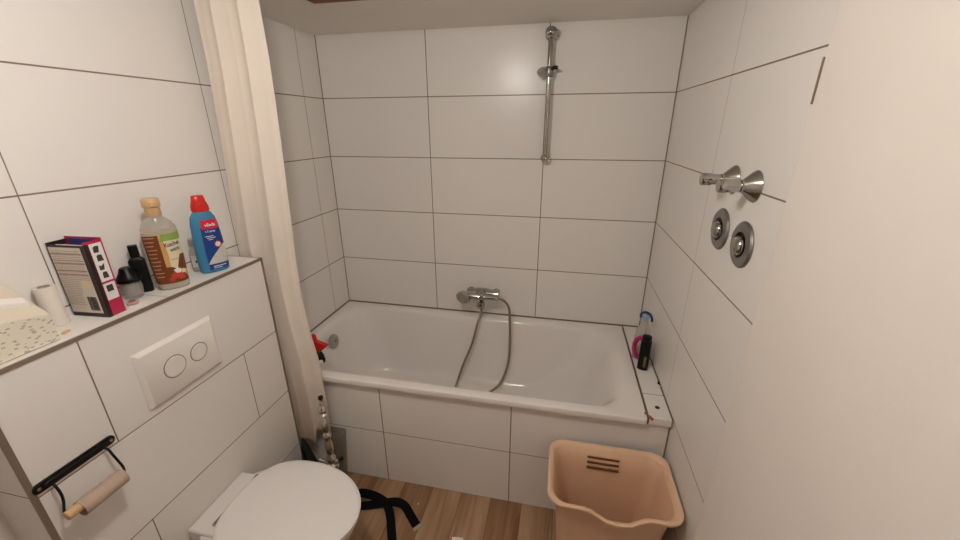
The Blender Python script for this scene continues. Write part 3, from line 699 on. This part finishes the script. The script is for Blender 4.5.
# speckled box with sloping top
sb = thing('tissue_box', 'white box with speckled front and sloping top at left end of the shelf', 'box', (0, -1.524, BZ))
def top_z(x, y):
    k = (.066-y)/.138; zf = .076+.030*k; zb = .142+.02*k
    return zf+(zb-zf)*min(1, max(0, (.120-x)/.117))
bm = BM(); loft(bm, [[(.003, y, 0), (.128, y, 0), (.128, y, top_z(.128, y)-.006), (.120, y, top_z(.12, y)), (.06, y, top_z(.06, y)), (.003, y, top_z(.003, y))] for y in (-.098, 0, .066)], True, True, True); bd = link('body', bm, M['box_beige'], sb, bevel=.004)
bm = BM(); loft(bm, [[(x, y, z) for x in (.1283, .1293) for z in ((.003, top_z(.128, y)-.010) if x < .129 else (top_z(.128, y)-.010, .003))] for y in (-.096, .064)], True, True, True); plabel(link('front_card', bm, M['speckle'], sb), 'speckled front face')
bm = BM(); loft(bm, [[(x+dx, y, top_z(x+dx, y)+dz) for dx, dz in ((-.010, -.002), (.010, -.002), (.010, .011), (-.010, .011))] for x, y in ((.060, -.096), (.078, 0), (.088, .055))], True, True, True); link('strip', bm, M['white_plastic'], sb, bevel=.002)
# orange chip
bm = BM(); loft(bm, [sellipse(.006, .012, 0, 2), sellipse(.0065, .013, .002, 2), sellipse(.004, .009, .0035, 2)], True, True, True)
o = link('soap_scrap', bm, M['orange_bit'], None, loc=(.098, -1.430, BZ)); o.rotation_euler = (0, 0, radians(25)); tag(o, 'small orange-brown scrap lying on the shelf in front of the white roll', 'scrap')

# ------------------------------------------------------------------ items on the ledge right of the bath
LZ = .588
s5 = [(0, .026, .018), (.004, .031, .021), (.05, .033, .022), (.10, .032, .021), (.135, .026, .019), (.16, .016, .014), (.175, .012, .012), (.18, .012, .012)]
s5 = [(z*1.16, w*1.12, d*1.2) for z, w, d in s5]
t7, _ = bottle('soap_bottle', 'clear bottle with pink band and hooked dark cap at the back of the bath ledge', 'bottle', (1.724, -.318, LZ), radians(-10), s5, M['clear'])
bm = BM(); ls = [(z+.0015, w_-.003, d_-.003) for z, w_, d_ in s5[:3]]; loft(bm, [sellipse(w_, d_, z) for z, w_, d_ in ls+[(.062, .029, .018)]], True, True, True); link('liquid', bm, M['pink_pale'], t7)
bm = BM()
prev = []
for k in range(17):
    a = radians(35+k*17.5); prev.append(on_front(s5, -.005+.026*cos(a), .070+.052*sin(a), .0012))
tube(bm, prev, .0105, 8, 2); plabel(link('pink_band', bm, M['pink_liquid'], t7), 'curved pink band printed round the bottle')
bm = BM(); lathe(bm, [(.206, .013), (.210, .0155), (.228, .015), (.232, .012)], 20); cc = link('cap', bm, M['cap_blue'], t7)
bm = BM(); tube(bm, [(-.022, -.006, .218), (-.021, -.006, .238), (-.004, -.004, .246), (.014, -.006, .240), (.025, -.010, .224), (.028, -.012, .206)], .0055, 10); plabel(link('spout', bm, M['navy'], cc), 'dark curved spout')
s6 = [(0, .017, .014), (.003, .0195, .017), (.04, .020, .0175), (.11, .0195, .017), (.145, .019, .0165), (.150, .017, .015)]
s6 = [(z, w*1.18, d*1.1) for z, w, d in s6]
t8, _ = bottle('shampoo_bottle', 'black shampoo bottle standing in front of the pink banded bottle on the bath ledge', 'bottle', (1.721, -.412, LZ), radians(-20), s6, M['black_plastic'], 2.8)
bm = BM(); patch(bm, s6, .1, .85, .02, .075, .0007, 8, 6); link('label', bm, M['olive_print'], t8)
bm = BM(); lathe(bm, [(.150, .0185), (.152, .0205), (.170, .020), (.172, .001)], 24); link('cap', bm, M['black_plastic'], t8)
bm = BM(); lathe(bm, [(0, .009), (.0015, .0095), (.003, .006), (.0032, .001)], 20); tag(link('ledge_plug', bm, M['dark_hole'], None, loc=(1.732, -.683, LZ)), 'small dark round plug set in the front end of the bath ledge', 'plug')
bm = BM(); tube(bm, [(.006, -.022, .002), (.0, -.012, .004), (-.008, -.002, .004), (-.018, .012, .003)], lambda t: .0062-.004*t, 8); tag(link('rusty_sliver', bm, M['rust'], None, loc=(1.692, -.742, .5905)), 'rusty brown sliver on the front corner where bath and ledge meet', 'debris')
bm = BM(); lathe(bm, [(0, .005), (.003, .007), (.008, .0055), (.010, .001)], 14); o = link('crumpled_tissue', bm, M['paper'], None, loc=(1.7665, -.545, LZ)); tag(o, 'tiny white tissue crumb against the right wall on the bath ledge', 'debris')
bm = BM(); lathe(bm, [(0, .004), (.006, .005), (.014, .002)], 10); o = link('black_crumb', bm, M['black_plastic'], None, loc=(1.7695, -.520, LZ)); tag(o, 'tiny black crumb behind the white tissue crumb on the bath ledge', 'debris')

# red and black bottle lying on the left front corner of the bath rim
rb = thing('spray_bottle', 'black bottle with red spray head lying behind the curtain on the left bath rim', 'spray bottle', (.010, -.62, .590))
bm = BM(); lathe(bm, [(.012, .020), (.016, .0235), (.085, .0235), (.105, .014), (.125, .012)], 26, (0, 0, .0245), (1, 0, .05)); link('body', bm, M['black_plastic'], rb)
bm = BM(); v = [(.118, .020), (.180, .020), (.200, .034), (.236, .066), (.176, .086), (.170, .112), (.156, .118), (.150, .100), (.128, .050)]
loft(bm, [[(x, -.012, z) for x, z in v], [(x, .012, z) for x, z in v]], True, True, True)
rh = link('spray_head', bm, M['red_cap'], rb, bevel=.004); plabel(rh, 'red spray head')
bm = BM(); tube(bm, [(.168, 0, .020), (.186, -.006, .006), (.196, -.010, -.012), (.196, -.012, -.024)], lambda t: .019-.003*t, 14, 5); t_ = link('trigger', bm, M['black_plastic'], rb); plabel(t_, 'black curved trigger')
bm = BM(); lathe(bm, [(0, .010), (.008, .0105), (.014, .006)], 14, (.203, -.026, -.014), (.3, -.9, .2)); plabel(link('white_tip', bm, M['white_print'], t_), 'white tip')

# ------------------------------------------------------------------ hookah, bag, translucent shape behind the toilet
hk = thing('hookah', 'slim metal hookah with turned stem standing between the curtain and the toilet', 'hookah', (.366, -.888, 0))
bm = BM()
lathe(bm, [(.115, .010), (.125, .028), (.130, .028), (.136, .012), (.160, .012), (.168, .020), (.185, .026), (.200, .025), (.210, .015), (.216, .015), (.225, .0185), (.236, .0185), (.246, .012), (.252, .009),
           (.262, .013), (.285, .016), (.31, .015), (.325, .010), (.332, .010), (.340, .015), (.350, .018), (.360, .015), (.367, .009), (.374, .011), (.395, .017), (.415, .018), (.432, .014), (.443, .009),
           (.452, .010), (.458, .018), (.464, .012), (.472, .018), (.484, .0185), (.494, .012), (.500, .008), (.508, .012), (.514, .009), (.522, .008), (.532, .0105)], 28)
st = link('stem', bm, M['hook_metal'], hk); st.scale = (1.1, 1.1, 1.08)
bm = BM(); lathe(bm, [(.530, .0080), (.532, .0092), (.540, .009), (.541, .001)], 20); plabel(link('rubber_tip', bm, M['black_plastic'], st), 'black rubber top')
bm = BM(); lathe(bm, [(0, .034), (.004, .040), (.03, .043), (.06, .038), (.085, .026), (.10, .018), (.118, .017)], 30); link('vase', bm, M['smoky'], hk)
bm = BM(); lathe(bm, [(.01, .008), (.03, .0075), (.034, .011), (.05, .011), (.054, .008), (.062, .010)], 18, (0, 0, .212), (.66, -.05, .58)); p_ = link('hose_port', bm, M['hook_metal'], hk)
bm = BM(); lathe(bm, [(.060, .0095), (.075, .0095), (.076, .001)], 18, (0, 0, .212), (.66, -.05, .58)); link('port_plug', bm, M['black_plastic'], p_)
bm = BM(); lathe(bm, [(.01, .007), (.04, .0065), (.045, .009), (.062, .009), (.066, .004)], 18, (0, 0, .21), (-.80, -.1, .36)); link('release_valve', bm, M['hook_metal'], hk)

sm = thing('translucent_shape', 'smoky grey-brown translucent tapered shape behind the hookah against the bath panel', 'container', (.318, -.768, 0))  # translucent grey-brown form, tapering towards the floor
bm = BM(); loft(bm, [rrect(-.024, .024, -.012, .012, .01, 0), rrect(-.026, .026, -.015, .015, .012, .01), rrect(-.05, .05, -.024, .024, .02, .27), rrect(-.052, .052, -.025, .025, .02, .279), rrect(-.052, .052, -.025, .025, .02, .283),
    rrect(-.049, .049, -.022, .022, .019, .283), rrect(-.023, .023, -.012, .012, .01, .012)], True, True, True); link('body', bm, M['smoky'], sm)

bg = thing('black_bag', 'crumpled black cloth bag on the floor behind the toilet beside the curtain', 'bag', (.243, -.868, 0))
bm = BM(); NR = 14; loops = []
for j in range(NR+1):
    t = j/NR; z = .002+.27*t*(1-.0*t); r = .050*(1-.6*t**1.7)
    loops.append([(cos(a)*r*(1+.12*sin(3*a+4*t)+.05*sin(9*a+9*t))-.01*t, sin(a)*r*.8*(1+.1*sin(4*a-5*t)), z*(1-.35*t*(cos(a)+.3)*.5)+.008*sin(3*a)) for a in [2*pi*k/36 for k in range(36)]])
loft(bm, loops, True, True, True); link('cloth', bm, M['ribbed_grey'], bg)
bm = BM(); tube(bm, [(-.02, -.02, .27), (.01, -.04, .22), (.030, -.048, .12), (.02, -.052, .02)], .006, 8); link('drawstring', bm, M['black_cloth'], bg)
bm = BM(); loft(bm, [rrect(-.02, .02, -.012, .012, .006, 0), rrect(-.022, .022, -.014, .014, .006, .01), rrect(-.022, .022, -.012, .012, .006, .11), rrect(-.02, .02, -.003, .003, .002, .125)], True, True, True)
tag(link('sachet', bm, M['green_bit'], None, loc=(.190, -1.01, 0)), 'pale green sachet leaning behind the toilet beside the black bag', 'sachet')

# ------------------------------------------------------------------ belt, paper on the floor
def ribbon(bm, pts, width, thick=.002, sub=8):
    """pts: (x, y, z, tilt) centre line; tilt = degrees the band stands up from flat"""
    P = catmull([p[:3] for p in pts], sub); n = len(P); loops = []
    for i, p in enumerate(P):
        t = i/(n-1)*(len(pts)-1); k = min(int(t), len(pts)-2); f = t-k; tl = radians(pts[k][3]*(1-f)+pts[k+1][3]*f)
        d = (P[min(i+1, n-1)]-P[max(i-1, 0)]); d.z = 0; d.normalize()
        s = Vector((-d.y, d.x, 0)); a = s*cos(tl)+Vector((0, 0, 1))*sin(tl); nn = d.cross(a).normalized()
        lift = Vector((0, 0, abs(sin(tl))*width/2+.0015))
        loops.append([p+lift+a*(sx_*width/2)+nn*(sy_*thick/2) for sx_, sy_ in ((-1, -1), (1, -1), (1, 1), (-1, 1))])
    loft(bm, loops, True, True, True)
bt = thing('belt', 'black fabric belt lying in a loose loop on the wooden floor beside the toilet', 'belt', (0, 0, 0))
bm = BM(); ribbon(bm, [(.425, -.935, .002, 0), (.455, -.915, .003, 5), (.52, -.900, .004, 10), (.585, -.880, .008, 15), (.645, -.862, .010, 15), (.69, -.868, .008, 5), (.735, -.905, .003, 0), (.785, -.950, .0005, 0)], .038)
link('strap', bm, M['black_cloth'], bt)
bm = BM(); ribbon(bm, [(.455, -.885, .012, 50), (.475, -.868, .02, 60), (.52, -.862, .015, 50), (.57, -.868, .012, 35), (.615, -.890, .018, 10), (.645, -.925, .006, 0), (.672, -.975, .001, 0), (.70, -1.03, .001, 0), (.73, -1.09, .001, 0)], .038)
link('strap', bm, M['black_cloth'], bt)
bm = BM(); ribbon(bm, [(.776, -.943, .0012, 0), (.789, -.953, .0012, 0)], .041, .004, 3); plabel(link('end_clip', bm, M['hook_metal'], bt), 'metal end clip')
bm = BM(); ribbon(bm, [(.425, -.89, .014, 60), (.44, -.875, .02, 70), (.46, -.885, .018, 60), (.455, -.91, .012, 30)], .034); link('strap', bm, M['black_cloth'], bt)
bm = BM(); box(bm, -.024, .024, -.02, .02, .0005, .0045); o = link('paper_scrap', bm, M['paper'], None, loc=(.968, -.975, 0), bevel=.001); o.rotation_euler = (0, 0, .1); tag(o, 'folded white paper scrap on the wooden floor in front of the bath', 'paper')
bm = BM(); lathe(bm, [(0, .003), (.002, .0035), (.004, .001)], 10); tag(link('tissue_crumb', bm, M['paper'], None, loc=(.745, -.84, 0)), 'tiny white crumb on the floor between the belt and the bath panel', 'debris')

# ------------------------------------------------------------------ light, world, camera
w_ = bpy.data.worlds.new('World'); S.world = w_; w_.use_nodes = True
w_.node_tree.nodes['Background'].inputs[0].default_value = (.05, .045, .04, 1); w_.node_tree.nodes['Background'].inputs[1].default_value = .3

yaw, pitch, roll, f = .2061, -.3551, -.0026, 386.09
fwd = Vector((-sin(yaw)*cos(pitch), cos(yaw)*cos(pitch), sin(pitch))); r = Vector((cos(yaw), sin(yaw), 0)); u = r.cross(fwd)
r2 = cos(roll)*r+sin(roll)*u; u2 = cos(roll)*u-sin(roll)*r
cd = bpy.data.cameras.new('Camera'); cam = bpy.data.objects.new('Camera', cd); C.objects.link(cam)
cd.sensor_width = 36; cd.lens = f/960*36; cd.clip_start = .02
m3 = Matrix((r2, u2, -fwd)).transposed().to_4x4(); m3.translation = Vector((1.2962, -2.0571, .7551+.888)); cam.matrix_world = m3
S.camera = cam
S.view_settings.view_transform = 'Standard'; S.view_settings.look = 'None'; S.view_settings.gamma = 1; S.view_settings.use_curve_mapping = False
S.view_settings.exposure = 0
